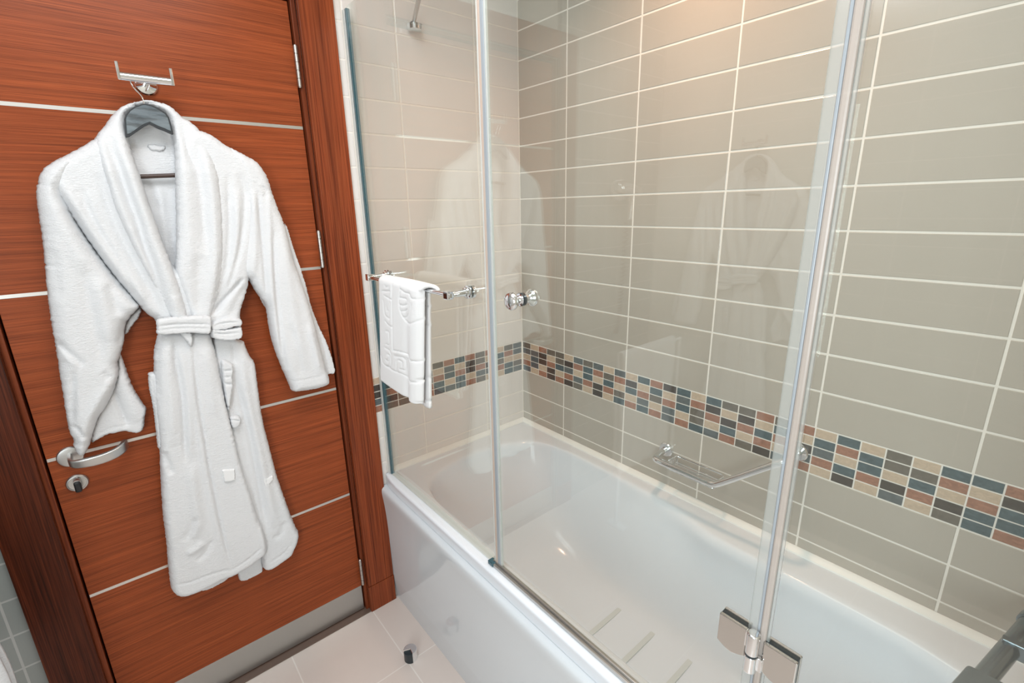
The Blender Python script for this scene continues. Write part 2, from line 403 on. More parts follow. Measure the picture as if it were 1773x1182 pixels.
# ------------------------------------------------------------------ BATH
bath = thing('bathtub', (-.35, -.86, 0), 'white built-in bathtub with glossy front panel along the tiled wall', 'bathtub')
ZR = .556
top = [(-.098, -.200), (-.076, -.271), (-.066, -.37), (-.066, -.49), (-.070, -.71), (-.086, -.87), (-.108, -.94), (-.118, -1.0), (-.117, -1.1), (-.118, -1.2), (-.118, -1.33), (-.124, -1.46), (-.142, -1.545),
       (-.19, -1.61), (-.27, -1.645), (-.36, -1.65), (-.47, -1.635), (-.55, -1.59), (-.605, -1.50), (-.630, -1.38), (-.638, -1.2), (-.640, -1.0), (-.640, -.7), (-.640, -.40), (-.634, -.27), (-.612, -.190),
       (-.58, -.150), (-.52, -.118), (-.42, -.099), (-.32, -.099), (-.24, -.113), (-.173, -.145), (-.13, -.168)]
def rrect(x0, x1, y0, y1, r, n=8):
    out = []
    for cx, cy, a in ((x1 - r, y1 - r, 0), (x0 + r, y1 - r, math.pi / 2), (x0 + r, y0 + r, math.pi), (x1 - r, y0 + r, 1.5 * math.pi)):
        for k in range(n + 1):
            th = a + k * math.pi / 2 / n; out.append((cx + r * math.cos(th), cy + r * math.sin(th)))
    return out
BC = np.array([-.36, -.88]); BS = np.array([.30, .80])
def radial(poly, th):
    d = np.array([math.cos(th), math.sin(th)]) * BS; best = None
    n = len(poly)
    for i in range(n):
        a = np.array(poly[i]) - BC; b = np.array(poly[(i + 1) % n]) - BC; e = b - a
        den = d[0] * e[1] - d[1] * e[0]
        if abs(den) < 1e-12: continue
        tt = (a[0] * e[1] - a[1] * e[0]) / den; ss = (a[0] * d[1] - a[1] * d[0]) / den
        if tt > 0 and -1e-9 <= ss <= 1 + 1e-9 and (best is None or tt > best): best = tt
    return BC + d * best
outer = [(-.690, YE + .003), (-.003, YE + .003), (-.003, -.004), (-.690, -.004)]
angs = sorted([k * 2 * math.pi / 120 for k in range(120)] + [math.atan2((y - BC[1]) / BS[1], (x - BC[0]) / BS[0]) % (2 * math.pi) for x, y in outer])
rings = []
def ring(poly, z, inset=0.):
    out = []
    for th in angs:
        p = radial(poly, th); dd = BC - p; dd /= np.linalg.norm(dd); p = p + dd * inset; out.append((p[0], p[1], z))
    rings.append(out)
lip = [(-.700, YE + .003), (-.003, YE + .003), (-.003, -.004), (-.700, -.004)]
lip2 = [(-.697, YE + .003), (-.003, YE + .003), (-.003, -.004), (-.697, -.004)]
lip0 = [(-.696 if x < -.5 else x, y) for x, y in lip]
ring(lip0, .511); ring(lip0, .513); ring(lip, .547); ring(lip, .5495); ring(lip2, .5545); ring(outer, ZR)
ring(top, ZR + .0003, -.014); ring(top, ZR - .002, -.005); ring(top, ZR - .0085, .003); ring(top, ZR - .020, .009); ring(top, ZR - .036, .013)
A = rrect(-.615, -.105, -1.60, -.175, .15); B = rrect(-.600, -.125, -1.57, -.27, .15); C_ = rrect(-.585, -.140, -1.53, -.36, .14)
D_ = rrect(-.570, -.160, -1.50, -.48, .13); E_ = rrect(-.53, -.20, -1.44, -.62, .10); F_ = rrect(-.45, -.28, -1.2, -.8, .06)
def mixp(p, q, k): return [tuple(np.array(radial(p, th)) * (1 - k) + np.array(radial(q, th)) * k) for th in angs]
ring(mixp(top, A, .75), .46); ring(B, .335); ring(C_, .245); ring(D_, .19); ring(E_, .172); ring(F_, .168)
tb = MB(); n = len(angs)
vs = [p for r in rings for p in r]; fs = [(i * n + k, i * n + (k + 1) % n, (i + 1) * n + (k + 1) % n, (i + 1) * n + k) for i in range(len(rings) - 1) for k in range(n)]
fs.append(tuple((len(rings) - 1) * n + k for k in range(n)))
tb.add(vs, fs)
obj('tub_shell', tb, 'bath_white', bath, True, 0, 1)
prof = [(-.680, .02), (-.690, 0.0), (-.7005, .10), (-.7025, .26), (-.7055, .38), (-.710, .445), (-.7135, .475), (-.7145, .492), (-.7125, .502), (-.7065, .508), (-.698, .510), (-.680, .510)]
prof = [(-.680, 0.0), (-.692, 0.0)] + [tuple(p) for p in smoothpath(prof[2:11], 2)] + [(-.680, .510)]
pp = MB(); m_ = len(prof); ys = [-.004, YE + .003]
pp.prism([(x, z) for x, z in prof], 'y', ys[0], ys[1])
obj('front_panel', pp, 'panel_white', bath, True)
# sealing strip where the rim meets the tiles
sp_ = MB()
q = [(-.0015, ZR - .001), (-.021, ZR), (-.020, ZR + .004), (-.013, ZR + .009), (-.006, ZR + .013), (-.0015, ZR + .014)]
sp_.prism(q, 'y', -.004, YE + .003)
sp_.prism([(y, z) for y, z in [(-.0005, ZR - .001), (-.021, ZR), (-.020, ZR + .004), (-.013, ZR + .009), (-.006, ZR + .013), (-.0005, ZR + .014)]], 'x', -.66, -.0015)
tag(obj('sealing_strip', sp_, 'seal_cream', bath, True), 'cream sealing strip along the tiles')
for y in (-.737, -.867, -.997, -1.127, -1.257):
    z = .1725; s_ = MB(); pts = [(x, yy) for x, yy in rrect(-.50, -.175, y - .008, y + .008, .0078, 5)]
    s_.prism(pts, 'z', z - .004, z + .0012); tag(obj('anti_slip_strip', s_, 'grey_strip', bath, False), 'grey-green strip')

# ------------------------------------------------------------------ GLASS SCREEN
scr = thing('bath_screen', (-.67, -.66, ZR), 'frameless folding glass screen standing on the bath rim', 'shower screen')
GX, GT = -.670, 2.063
def pane(y0, y1, z0, nm='glass_panel', z1=GT):
    return obj(nm, MB().box((GX - .003, y0, z0), (GX + .003, y1, z1)), 'glass', scr, False)
pane(-.028, -.648, ZR + .003); pane(-.680, -1.304, ZR + .016); pane(-1.338, -1.70, ZR + .016)
# wall profile
wp = MB().box((-.6775, -.0052, ZR + .001), (-.6625, -.0195, GT - .004))
obj('wall_profile', wp, 'seal_clear', scr, False, .001)
obj('profile_edge', MB().box((-.6755, -.0195, ZR + .001), (-.6645, -.0300, GT - .004)), 'glass_edge', scr, False, .0008)
# bottom seal under fixed pane
obj('bottom_seal', MB().box((-.6745, -.03, ZR), (-.6535, -.640, ZR + .0035)), 'seal_clear', scr, False, .001)
# vertical seals at the first joint
for nm, y0, y1, tx, m in (('edge_seal', -.648, -.6545, .0035, 'seal_clear'), ('aluminium_profile', -.6545, -.6625, .0048, 'seal_tan'),
                          ('magnetic_seal', -.6625, -.6735, .0045, 'seal_blue'), ('edge_seal', -.6735, -.6800, .0035, 'seal_clear')):
    obj(nm, MB().box((GX - tx, y0, ZR + .004), (GX + tx, y1, GT)), m, scr, False, .0015)
for nm, y0, y1, tx, m in (('edge_seal', -1.3040, -1.3175, .0036, 'seal_pale'), ('aluminium_profile', -1.3175, -1.3215, .0040, 'seal_blue'),
                          ('round_seal', -1.3215, -1.3315, .0055, 'seal_pink'), ('edge_seal', -1.3315, -1.336, .0034, 'seal_pale')):
    obj(nm, MB().box((GX - tx, y0, ZR + .012), (GX + tx, y1, GT)), m, scr, False, .003 if nm == 'round_seal' else .0012)
# bottom rail
rl = MB().box((-.6835, -.645, ZR + .001), (-.6765, -1.70, ZR + .010)).box((-.6765, -.645, ZR + .001), (-.6700, -1.70, ZR + .016)).box((-.6700, -.645, ZR + .001), (-.6620, -1.70, ZR + .006))
obj('bottom_rail', rl, 'brushed', scr, False, .001)
obj('rail_end_block', MB().box((-.686, -.632, ZR + .001), (-.668, -.654, ZR + .012)), 'glass_edge', scr, False, .002)
# pane hinges
def pane_hinge(zc):
    for (y0, y1, zo) in ((-1.262, -1.306, .004), (-1.331, -1.378, 0.)):
        for xa, xb in ((-.6805, -.6745), (-.6655, -.6595)):
            mb = MB(); z0, z1 = zc - .029 + zo, zc + .029 + zo
            n = 10; pts = [(y0, z0 + .006)] + [(y0 + (y1 - y0) * k / n, z0 + .006 - .007 * math.sin(math.pi * k / n) * 1.2) for k in range(1, n)] + [(y1, z0 + .006), (y1, z1), (y0, z1)]
            mb.prism(pts, 'x', xa, xb); p = obj('hinge_plate', mb, 'hinge_chrome', scr, False, .0015)
        obj('hinge_gasket', MB().box((-.6745, y0 - .001, zc - .022 + zo), (-.6655, y1 + .001, zc + .0285 + zo)), 'rubber', scr, False)
    mb = MB()
    mb.lathe((-.687, -1.3185, zc + .004), (0, 0, 1), [(0, .0085), (.001, .0095), (.036, .0095), (.038, .008), (.0385, .0001)], 24)
    mb.lathe((-.687, -1.3185, zc - .030), (0, 0, 1), [(0, .0001), (.0005, .008), (.002, .0095), (.030, .0095), (.031, .008)], 24)
    mb.box((-.684, -1.3185, zc - .026), (-.677, -1.334, zc - .002)).box((-.684, -1.3185, zc + .006), (-.677, -1.305, zc + .034))
    obj('hinge_barrel', mb, 'chrome', scr, True, .0008)
    obj('barrel_ring', MB().lathe((-.687, -1.3185, zc + .0005), (0, 0, 1), [(0, .009), (.004, .009)], 24), 'rubber', scr)
pane_hinge(.831); pane_hinge(1.79)
# stabiliser arm
arm = obj('support_arm', MB().tube([(-.452, -.020, 2.0665), (-.668, -.495, 2.060)], .0065, 14), 'satin_steel', scr)
fl = MB().lathe((-.452, -.0245, 2.043), (0, 0, 1), [(0, .0001), (.0005, .019), (.003, .0225), (.018, .0235), (.0185, .0205), (.016, .020), (.016, .0001)], 36).box((-.462, -.001, 2.045), (-.442, -.010, 2.060))
fo = obj('wall_flange', fl, 'chrome', scr)
obj('flange_slot', MB().box((-.471, -.040, 2.0592), (-.433, -.012, 2.0625)), 'rubber', fo, False, .001)
obj('glass_clamp', MB().box((-.682, -.51, 2.035), (-.658, -.48, 2.072)), 'chrome', scr, False, .003)
# door knob, one each side of the pane, on a common bolt
ky, kz = -.7715, 1.3105
kn = MB()
kn.lathe((GX - .003, ky, kz), (-1, 0, 0), [(0, .0135), (.002, .0135), (.003, .0095), (.012, .0088), (.015, .0105), (.018, .0165), (.022, .0190), (.027, .0192), (.031, .0170), (.0345, .010), (.0355, .0001)], 36)
k1 = obj('door_knob', kn, 'chrome', scr)
kn = MB()
kn.lathe((GX + .003, ky, kz), (1, 0, 0), [(0, .0125), (.003, .0125), (.004, .0082), (.016, .0082), (.020, .012), (.023, .0175), (.026, .0188), (.031, .0180), (.034, .012), (.0345, .0001)], 36)
obj('door_knob', kn, 'chrome', scr)
obj('knob_washer', MB().lathe((GX - .0045, ky, kz), (1, 0, 0), [(0, .0142), (.0095, .0142)], 28), 'rubber', scr)

# ------------------------------------------------------------------ towel rail on the fixed pane
TBX, TBZ = -.730, 1.3035
rail = thing('towel_rail', (-.70, -.35, TBZ), 'slim chrome towel rail fixed to the glass screen', 'towel rail')
obj('rail_bar', MB().tube([(TBX, -.122, TBZ), (TBX, -.592, TBZ)], .0052, 16), 'chrome', rail)
for yb in (-.133, -.577):
    mb = MB()
    mb.lathe((GX - .003, yb, TBZ), (-1, 0, 0), [(0, .016), (.003, .016), (.004, .0125), (.010, .0115), (.011, .009), (.040, .0072), (.044, .0085), (.048, .0085)], 28)
    mb.lathe((GX + .003, yb, TBZ), (1, 0, 0), [(0, .0165), (.008, .0165), (.0105, .014), (.011, .0001)], 28)
    b_ = obj('rail_bracket', mb, 'chrome', rail)
    obj('bracket_block', MB().box((TBX - .0085, yb - .010, TBZ - .010), (TBX + .0085, yb + .010, TBZ + .010)), 'chrome', b_, False, .002)

# ------------------------------------------------------------------ cloth reliefs
def seg_dist(P, poly):
    """distance of points P (n,2) to polyline, and parameter 0..1 along it"""
    poly = np.array(poly, float); a = poly[:-1]; b = poly[1:]; e = b - a; L2 = (e ** 2).sum(1) + 1e-14
    seg = np.sqrt(L2); cum = np.concatenate([[0], np.cumsum(seg)]); tot = cum[-1]
    best = np.full(len(P), 1e9); par = np.zeros(len(P)); side = np.zeros(len(P))
    for i in range(len(a)):
        tt = np.clip(((P - a[i]) @ e[i]) / L2[i], 0, 1); q = a[i] + tt[:, None] * e[i]; dv = P - q
        d = np.hypot(dv[:, 0], dv[:, 1]); m = d < best
        best[m] = d[m]; par[m] = (cum[i] + tt[m] * seg[i]) / tot; cr = e[i][0] * dv[:, 1] - e[i][1] * dv[:, 0]; side[m] = np.sign(cr[m])
    return best, par, side
def inside(P, poly):
    x, y = P[:, 0], P[:, 1]; c = np.zeros(len(P), bool); n = len(poly)
    for i in range(n):
        x0, y0 = poly[i]; x1, y1 = poly[(i + 1) % n]
        if y0 == y1: continue
        m = ((y0 > y) != (y1 > y)) & (x < (x1 - x0) * (y - y0) / (y1 - y0) + x0); c ^= m
    return c
def resample(poly, step, closed=True, smooth=1):
    pts = [np.array(p, float) for p in poly]
    for _ in range(smooth):
        q = []; n = len(pts); rng = range(n) if closed else range(n - 1)
        if not closed: q.append(pts[0])
        for i in rng:
            a, b = pts[i], pts[(i + 1) % n]; q += [a * .8 + b * .2, a * .2 + b * .8]
        if not closed: q.append(pts[-1])
        pts = q
    out = []; n = len(pts)
    for i in range(n if closed else n - 1):
        a, b = pts[i], pts[(i + 1) % n]; k = max(1, int(round(np.linalg.norm(b - a) / step)))
        out += [a + (b - a) * j / k for j in range(k)]
    res = [out[0]]
    for p in out[1:]:
        if np.linalg.norm(p - res[-1]) > step * .55: res.append(p)
    return res
_tab = np.random.rand(64, 64)
def vnoise(x, y):
    xi = np.floor(x).astype(int); yi = np.floor(y).astype(int); fx = x - xi; fy = y - yi
    fx = fx * fx * (3 - 2 * fx); fy = fy * fy * (3 - 2 * fy); g = lambda a, b: _tab[a % 64, b % 64]
    return (g(xi, yi) * (1 - fx) + g(xi + 1, yi) * fx) * (1 - fy) + (g(xi, yi + 1) * (1 - fx) + g(xi + 1, yi + 1) * fx) * fy - .5
def relief(name, px, y0, thick, rad, folds=(), parent=None, m='terry_white', step=.0042, back=.35, jit=.00018, wav=.0016, wscale=(22, 9), grad=None, smooth=1, slant=0):
    """cloth layer hanging in front of the door: outline read in the photo, depth towards the room by edge rounding and folds"""
    P0 = [at('y', y0, u, v)[[0, 2]] for u, v in px]
    out = np.array(resample(P0, step, True, smooth)); nb = len(out)
    out += np.random.normal(0, jit * 2.6, out.shape); rad = rad * .72
    lo, hi = out.min(0), out.max(0)
    gx = np.arange(lo[0], hi[0], step); gz = np.arange(lo[1], hi[1], step * .87)
    G_ = np.array([(x + (step / 2 if j % 2 else 0), z) for j, z in enumerate(gz) for x in gx])
    G_ += np.random.uniform(-.18, .18, G_.shape) * step
    G_ = G_[inside(G_, out)]
    d, _, _ = seg_dist(G_, np.vstack([out, out[:1]])); G_ = G_[d > step * .6]
    allp = np.vstack([out, G_])
    r = delaunay_2d_cdt([Vector(p) for p in allp], [(i, (i + 1) % nb) for i in range(nb)], [], 1, 1e-7)
    V2 = np.array([tuple(v) for v in r[0]]); F = [tuple(f) for f in r[2]]
    d, _, _ = seg_dist(V2, np.vstack([out, out[:1]]))
    k = np.clip(d / rad, 0, 1); bul = np.sqrt(np.clip(1 - (1 - k) ** 2, 0, 1))
    dep = bul * thick
    for (fp, wd, amp) in folds:
        pl = [at('y', y0 - thick * .7, u, v)[[0, 2]] for u, v in fp]
        pl = resample(pl, .01, False, 1) + [np.array(pl[-1])]
        fd, fpar, _ = seg_dist(V2, pl)
        tap = np.clip(np.minimum(fpar, 1 - fpar) / .18, 0.0, 1) ** .7
        dep += amp * np.exp(-(fd / wd) ** 2) * tap * np.clip(d / .006, 0, 1)
    if grad is not None: dep += grad(V2) * np.clip(d / .01, 0, 1)
    dep += (vnoise(V2[:, 0] * wscale[0] + 3, V2[:, 1] * wscale[1]) * wav * 2 + vnoise(V2[:, 0] * 60, V2[:, 1] * 45) * wav * .25) * np.clip(d / .012, 0, 1)
    dep += np.random.normal(0, jit, len(dep))
    mb = MB(); nv = len(V2); sl = slant * np.clip((V2[:, 1] - 1.60) / .12, 0, 1)
    isb = d < 1e-5
    front = [(V2[i, 0], y0 - dep[i] + sl[i], V2[i, 1]) for i in range(nv)]
    bk = [(V2[i, 0], y0 + sl[i] + bul[i] * min(thick * back, .008), V2[i, 1]) for i in range(nv)]
    idx = {}; vs = list(front)
    for i in range(nv):
        if isb[i]: idx[i] = i
        else: idx[i] = len(vs); vs.append(bk[i])
    fs = list(F) + [tuple(idx[i] for i in f[::-1]) for f in F]
    fs = [f for f in fs if len(set(f)) > 2]
    # drop back faces identical to front (all-boundary triangles)
    seen = set(); ff = []
    for f in fs:
        key = tuple(sorted(f))
        if key in seen: continue
        seen.add(key); ff.append(f)
    mb.add(vs, ff)
    return obj(name, mb, m, parent, True)

# ------------------------------------------------------------------ robe hook on the door
rh = thing('robe_hook', (-1.185, YD, 1.805), 'chrome double robe hook high on the wooden door', 'hook')
mb = MB().lathe((-1.181, YD, 1.804), (0, -1, 0), [(0, .0235), (.006, .0235), (.009, .021), (.010, .012), (.011, .0075), (.046, .0075)], 32)
obj('hook_rose', mb, 'chrome', rh)
hL, hR = at('y', -.035, 202, 127), at('y', -.035, 300, 141)
bz = (hL[2] + hR[2]) / 2; mb = MB()
mb.tube([(hL[0], -.035, bz - .003), (hR[0], -.035, bz - .003)], .0092, 24)
hb_ = obj('hook_bar', mb, 'chrome', rh)
for x in (hL[0] + .0025, hR[0] - .0025):
    obj('hook_end', MB().box((x - .0032, -.046, bz - .013), (x + .0032, -.031, bz + .025)), 'chrome', rh, False, .0015)

# ------------------------------------------------------------------ hanger
hg = thing('clothes_hanger', (-1.19, -.03, 1.70), 'dark grey wooden clothes hanger inside the white bathrobe on the door', 'clothes hanger')
def hp(y, pts): return [tuple(at('y', y, u, v)[[0, 2]]) for u, v in pts]
hy = -.040
arch = [(218, 238), (216, 222), (215, 206), (217, 199), (224, 190), (234, 184), (247, 180), (252, 180), (262, 182), (275, 188), (287, 196), (292, 203), (297, 219), (300, 233), (298, 233), (285, 227), (272, 222), (259, 215), (250, 219), (240, 226), (224, 237)]
arch2 = [(220, 233), (219, 222), (218, 207), (220, 201), (226, 193), (235, 187), (247, 183), (252, 183), (262, 185), (274, 191), (285, 198), (290, 205), (294, 219), (296, 228.5), (286, 223.5), (273, 218.5), (259, 211.5), (249, 215.5), (239, 222), (225, 232)]
hb0 = obj('hanger_body', MB().prism([tuple(p) for p in hp(hy, arch2)], 'y', hy - .0078, hy + .0078), 'hanger_wood', hg, False, .001)
obj('hanger_edge', MB().prism([tuple(p) for p in hp(hy, arch)], 'y', hy - .0064, hy + .0064), 'hanger_edge', hb0, False, .001)
a = at('y', -.02, 236, 306); b = at('y', -.02, 316, 303)
obj('trouser_bar', MB().tube([(a[0], -.020, a[2]), (b[0], -.020, b[2])], .0052, 14), 'hanger_bar', hg)
w0 = at('y', hy, 250, 183)
cw = at('y', -.035, 238, 140)
path = smoothpath([(w0[0], hy, w0[2] - .01), (w0[0] + .0005, hy, w0[2] + .016), (w0[0] - .006, -.036, w0[2] + .028), (w0[0] - .015, -.034, w0[2] + .040), (w0[0] - .017, -.030, w0[2] + .052), (w0[0] - .008, -.026, 1.8145), (w0[0] + .006, -.022, 1.8155), (w0[0] + .018, -.018, 1.808), (w0[0] + .020, -.016, 1.796), (w0[0] + .014, -.016, 1.786)], 2)
obj('wire_hook', MB().tube(path, .0014, 8), 'chrome', hg)

# ------------------------------------------------------------------ bathrobe
robe = thing('bathrobe', (-1.19, -.02, 1.74), 'white terry bathrobe with shawl collar and tied belt hanging on the brown door', 'bathrobe')
T = 'terry_white'
relief('back_panel', [(196, 215), (204, 196), (225, 180), (245, 176), (270, 178), (296, 190), (312, 215), (318, 300), (330, 500), (300, 520), (262, 430), (225, 320), (200, 250)], .008, .012, .02,
       [([(228, 252), (270, 255), (305, 249)], .004, -.003), ([(275, 320), (285, 400), (292, 450)], .010, .006), ([(258, 310), (275, 370)], .008, -.004)], robe, wav=.003)
relief('hanging_loop', [(254, 252), (262, 249), (275, 252), (286, 252), (288, 258), (280, 263), (268, 262), (258, 259)], -.004, .006, .006, [], robe, step=.0022, jit=.0003)
relief('collar_back', [(200, 196), (206, 187), (226, 178), (246, 174), (258, 173), (281, 178), (300, 187), (310, 203), (304, 224), (297, 206), (284, 192), (262, 182), (248, 181), (232, 184), (222, 190), (216, 200), (214, 222), (198, 215)], -.008, .018, .012, [], robe, step=.0032)
relief('bodice', [(167, 238), (142, 254), (115, 268), (92, 282), (84, 300), (92, 330), (120, 372), (149, 412), (172, 445), (195, 475), (216, 500), (236, 524), (252, 541), (268, 552), (273, 563), (330, 566), (366, 566), (417, 562), (415, 541), (421, 522), (428, 500), (430, 485), (436, 440), (446, 400), (448, 330), (440, 290), (425, 272), (391, 252), (362, 231), (330, 222), (312, 240), (308, 300), (310, 400), (312, 470), (290, 450), (262, 380), (232, 300), (214, 250), (200, 225), (182, 222)], -.012, .034, .035,
       [([(92, 316), (115, 355), (149, 411), (195, 475), (238, 527)], .006, -.012), ([(105, 312), (130, 352), (165, 408), (210, 470), (246, 520)], .010, .008),
        ([(150, 330), (165, 378), (190, 420), (225, 478), (262, 545)], .010, .008), ([(140, 325), (158, 372), (180, 412), (212, 462), (250, 535)], .008, -.008),
        ([(168, 300), (185, 350), (210, 410), (243, 470), (283, 545)], .008, -.007),
        ([(393, 300), (398, 380), (395, 450), (380, 510), (366, 545)], .008, -.008), ([(414, 300), (425, 340), (424, 380), (416, 430), (400, 480), (372, 545)], .009, -.009),
        ([(408, 330), (410, 400), (404, 455), (385, 510)], .009, .007), ([(428, 334), (428, 380), (418, 440), (402, 490)], .006, .005),
        ([(421, 480), (400, 505), (378, 530), (366, 546)], .005, -.014), ([(425, 490), (410, 520), (400, 550)], .01, -.006)], robe)
relief('sleeve', [(148, 262), (125, 272), (107, 272), (90, 281), (76, 291), (67, 306), (63, 330), (64, 355), (73, 409), (77, 450), (80, 489), (87, 549), (96, 599), (107, 670), (113, 710), (119, 745), (124, 754), (127, 760), (128, 777), (137, 787), (147, 785), (153, 775), (157, 764), (162, 745), (171, 720), (184, 703), (192, 688), (203, 660), (206, 642), (204, 625), (211, 605), (216, 585), (216, 570), (219, 556), (230, 543), (243, 530), (236, 521), (216, 498), (195, 473), (172, 443), (149, 411), (125, 372), (112, 335), (125, 300)], -.014, .040, .045,
       [([(92, 316), (115, 352), (149, 411), (195, 475), (240, 530)], .007, -.016), ([(143, 470), (150, 510), (162, 560), (172, 600), (176, 640)], .012, -.005),
        ([(96, 590), (110, 604), (128, 618), (145, 634)], .008, -.007), ([(100, 600), (118, 618), (138, 634)], .007, .005),
        ([(187, 490), (198, 520), (206, 545)], .010, -.006), ([(216, 552), (212, 575), (206, 598)], .006, -.006), ([(170, 480), (182, 540), (190, 590)], .014, .006),
        ([(128, 640), (126, 690), (125, 735)], .006, -.007), ([(126, 735), (138, 745), (145, 760)], .005, -.006), ([(205, 640), (190, 665), (170, 690), (150, 730), (146, 770)], .010, .006),
        ([(92, 430), (98, 470), (104, 520)], .01, -.004), ([(180, 640), (186, 655), (196, 650)], .006, -.004), ([(100, 340), (120, 400), (150, 470)], .018, .006)], robe)
relief('cuff', [(206, 607), (210, 614), (217, 634), (227, 663), (236, 680), (246, 695), (254, 706), (251, 722), (250, 735), (246, 745), (236, 749), (224, 747), (213, 745), (203, 748), (185, 751), (172, 759), (158, 768), (156, 750), (168, 715), (185, 690), (200, 655), (202, 625)], .004, .016, .012,
       [([(196, 672), (203, 695), (212, 715), (221, 738)], .006, -.008), ([(200, 640), (212, 665), (228, 700), (240, 730)], .012, .006), ([(168, 752), (195, 738), (222, 736)], .003, -.002)], robe)
relief('underarm_gusset', [(243, 529), (246, 536), (240, 550), (231, 560), (219, 579), (214, 577), (216, 560), (226, 545)], .004, .010, .008, [], robe, step=.003)
relief('sleeve', [(391, 252), (408, 260), (426, 270), (440, 277), (450, 286), (462, 306), (473, 341), (484, 368), (494, 395), (501, 425), (507, 450), (519, 480), (529, 510), (539, 543), (551, 590), (563, 638), (568, 648), (569, 662), (562, 667), (544, 672), (525, 675), (511, 677), (504, 676), (499, 663), (487, 636), (477, 610), (470, 590), (464, 560), (460, 531), (454, 520), (446, 510), (438, 498), (431, 484), (424, 479), (414, 470), (413, 440), (418, 400), (418, 330), (405, 285)], -.012, .036, .035,
       [([(428, 334), (427, 378), (418, 430), (410, 470)], .006, -.009), ([(445, 330), (450, 383), (454, 427), (457, 470), (461, 520)], .0045, -.008),
        ([(436, 330), (440, 390), (440, 440), (436, 480)], .008, .006), ([(472, 400), (473, 440), (475, 480), (480, 527), (487, 598), (496, 640)], .006, -.008),
        ([(463, 340), (466, 420), (469, 500), (476, 570), (488, 630)], .007, .006), ([(485, 400), (495, 470), (508, 550), (522, 640)], .016, .006),
        ([(500, 560), (515, 610), (520, 650)], .01, -.004), ([(532, 560), (545, 610), (552, 645)], .008, .005), ([(495, 660), (520, 657), (545, 652), (566, 645)], .0025, -.002), ([(458, 345), (460, 330), (450, 322)], .006, -.004)], robe)
relief('cuff', [(494, 385), (501, 407), (508, 430), (515, 450), (526, 482), (540, 535), (546, 550), (551, 563), (565, 592), (576, 624), (580, 645), (572, 647), (560, 648), (545, 600), (525, 520), (500, 440), (488, 395)], .000, .016, .008, [([(530, 500), (545, 550), (560, 600), (570, 640)], .004, -.004)], robe, step=.0035)
relief('underarm_gusset', [(448, 508), (462, 520), (464, 535), (459, 532), (452, 521)], .004, .008, .006, [], robe, step=.003)
relief('skirt', [(366, 575), (421, 588), (425, 600), (433, 618), (440, 625), (444, 650), (447, 677), (455, 730), (469, 784), (478, 820), (485, 840), (493, 864), (502, 888), (510, 909), (517, 921), (514, 937), (507, 951), (505, 958), (489, 969), (475, 979), (465, 984), (456, 984), (452, 968), (450, 940), (430, 900), (405, 800), (385, 700), (366, 620)], -.006, .024, .022,
       [([(406, 641), (410, 670), (417, 692), (431, 747), (441, 800), (450, 850), (462, 920)], .008, -.010), ([(395, 650), (405, 700), (425, 780), (440, 850), (450, 930)], .010, -.005),
        ([(418, 600), (422, 660), (436, 730), (450, 790), (463, 850), (478, 910)], .012, .008), ([(470, 930), (485, 925), (492, 900)], .010, -.004), ([(402, 590), (406, 630)], .006, -.004),
        ([(466, 972), (490, 957), (508, 935)], .003, -.002)], robe)
relief('skirt_lining', [(408, 975), (411, 990), (414, 1004), (424, 1004), (437, 998), (448, 992), (456, 986), (452, 955), (425, 965)], .006, .010, .008, [], robe, step=.003)
relief('skirt_lining', [(340, 1010), (344, 1018), (350, 1022), (360, 1019), (371, 1014), (388, 1005), (402, 994), (395, 980), (360, 990)], .004, .010, .008, [], robe, step=.003)
relief('skirt', [(274, 570), (271, 585), (266, 606), (266, 645), (268, 700), (273, 740), (276, 775), (277, 815), (280, 867), (283, 900), (287, 930), (291, 975), (294, 1010), (298, 1021), (305, 1026), (315, 1028), (330, 1024), (345, 1018), (362, 1009), (383, 998), (398, 994), (408, 989), (430, 976), (448, 962), (460, 952), (462, 940), (456, 915), (445, 890), (434, 855), (422, 820), (413, 790), (404, 750), (395, 715), (387, 680), (381, 645), (374, 612), (366, 585), (364, 570)], -.018, .034, .025,
       [([(332, 578), (335, 620), (339, 660), (344, 702), (354, 759), (360, 800), (366, 831), (379, 894), (393, 958), (404, 990)], .0035, -.006), ([(327, 590), (331, 660), (337, 710), (347, 765), (358, 830), (371, 895), (384, 955)], .008, .005),
        ([(301, 578), (303, 621), (309, 651), (315, 682), (318, 733), (321, 800)], .006, -.009), ([(291, 580), (290, 640), (296, 700), (300, 770)], .012, .006), ([(312, 600), (320, 650), (327, 710), (330, 790)], .008, .005),
        ([(274, 585), (272, 640), (276, 700)], .005, -.005), ([(284, 780), (290, 800), (297, 820)], .007, -.007), ([(330, 800), (335, 850), (342, 900), (335, 930)], .014, .008), ([(322, 956), (338, 948), (352, 935)], .010, .006), ([(318, 935), (330, 915), (338, 890)], .010, -.005),
        ([(340, 970), (355, 955), (368, 930)], .008, -.004), ([(299, 1010), (330, 1005), (360, 992), (385, 985), (405, 984)], .003, -.003), ([(400, 985), (430, 965), (455, 942)], .003, -.003),
        ([(383, 655), (392, 700), (404, 750), (416, 800), (430, 850), (446, 900)], .010, .006), ([(448, 900), (454, 930), (456, 950)], .006, .005), ([(355, 600), (362, 660), (372, 720)], .012, .004)], robe)
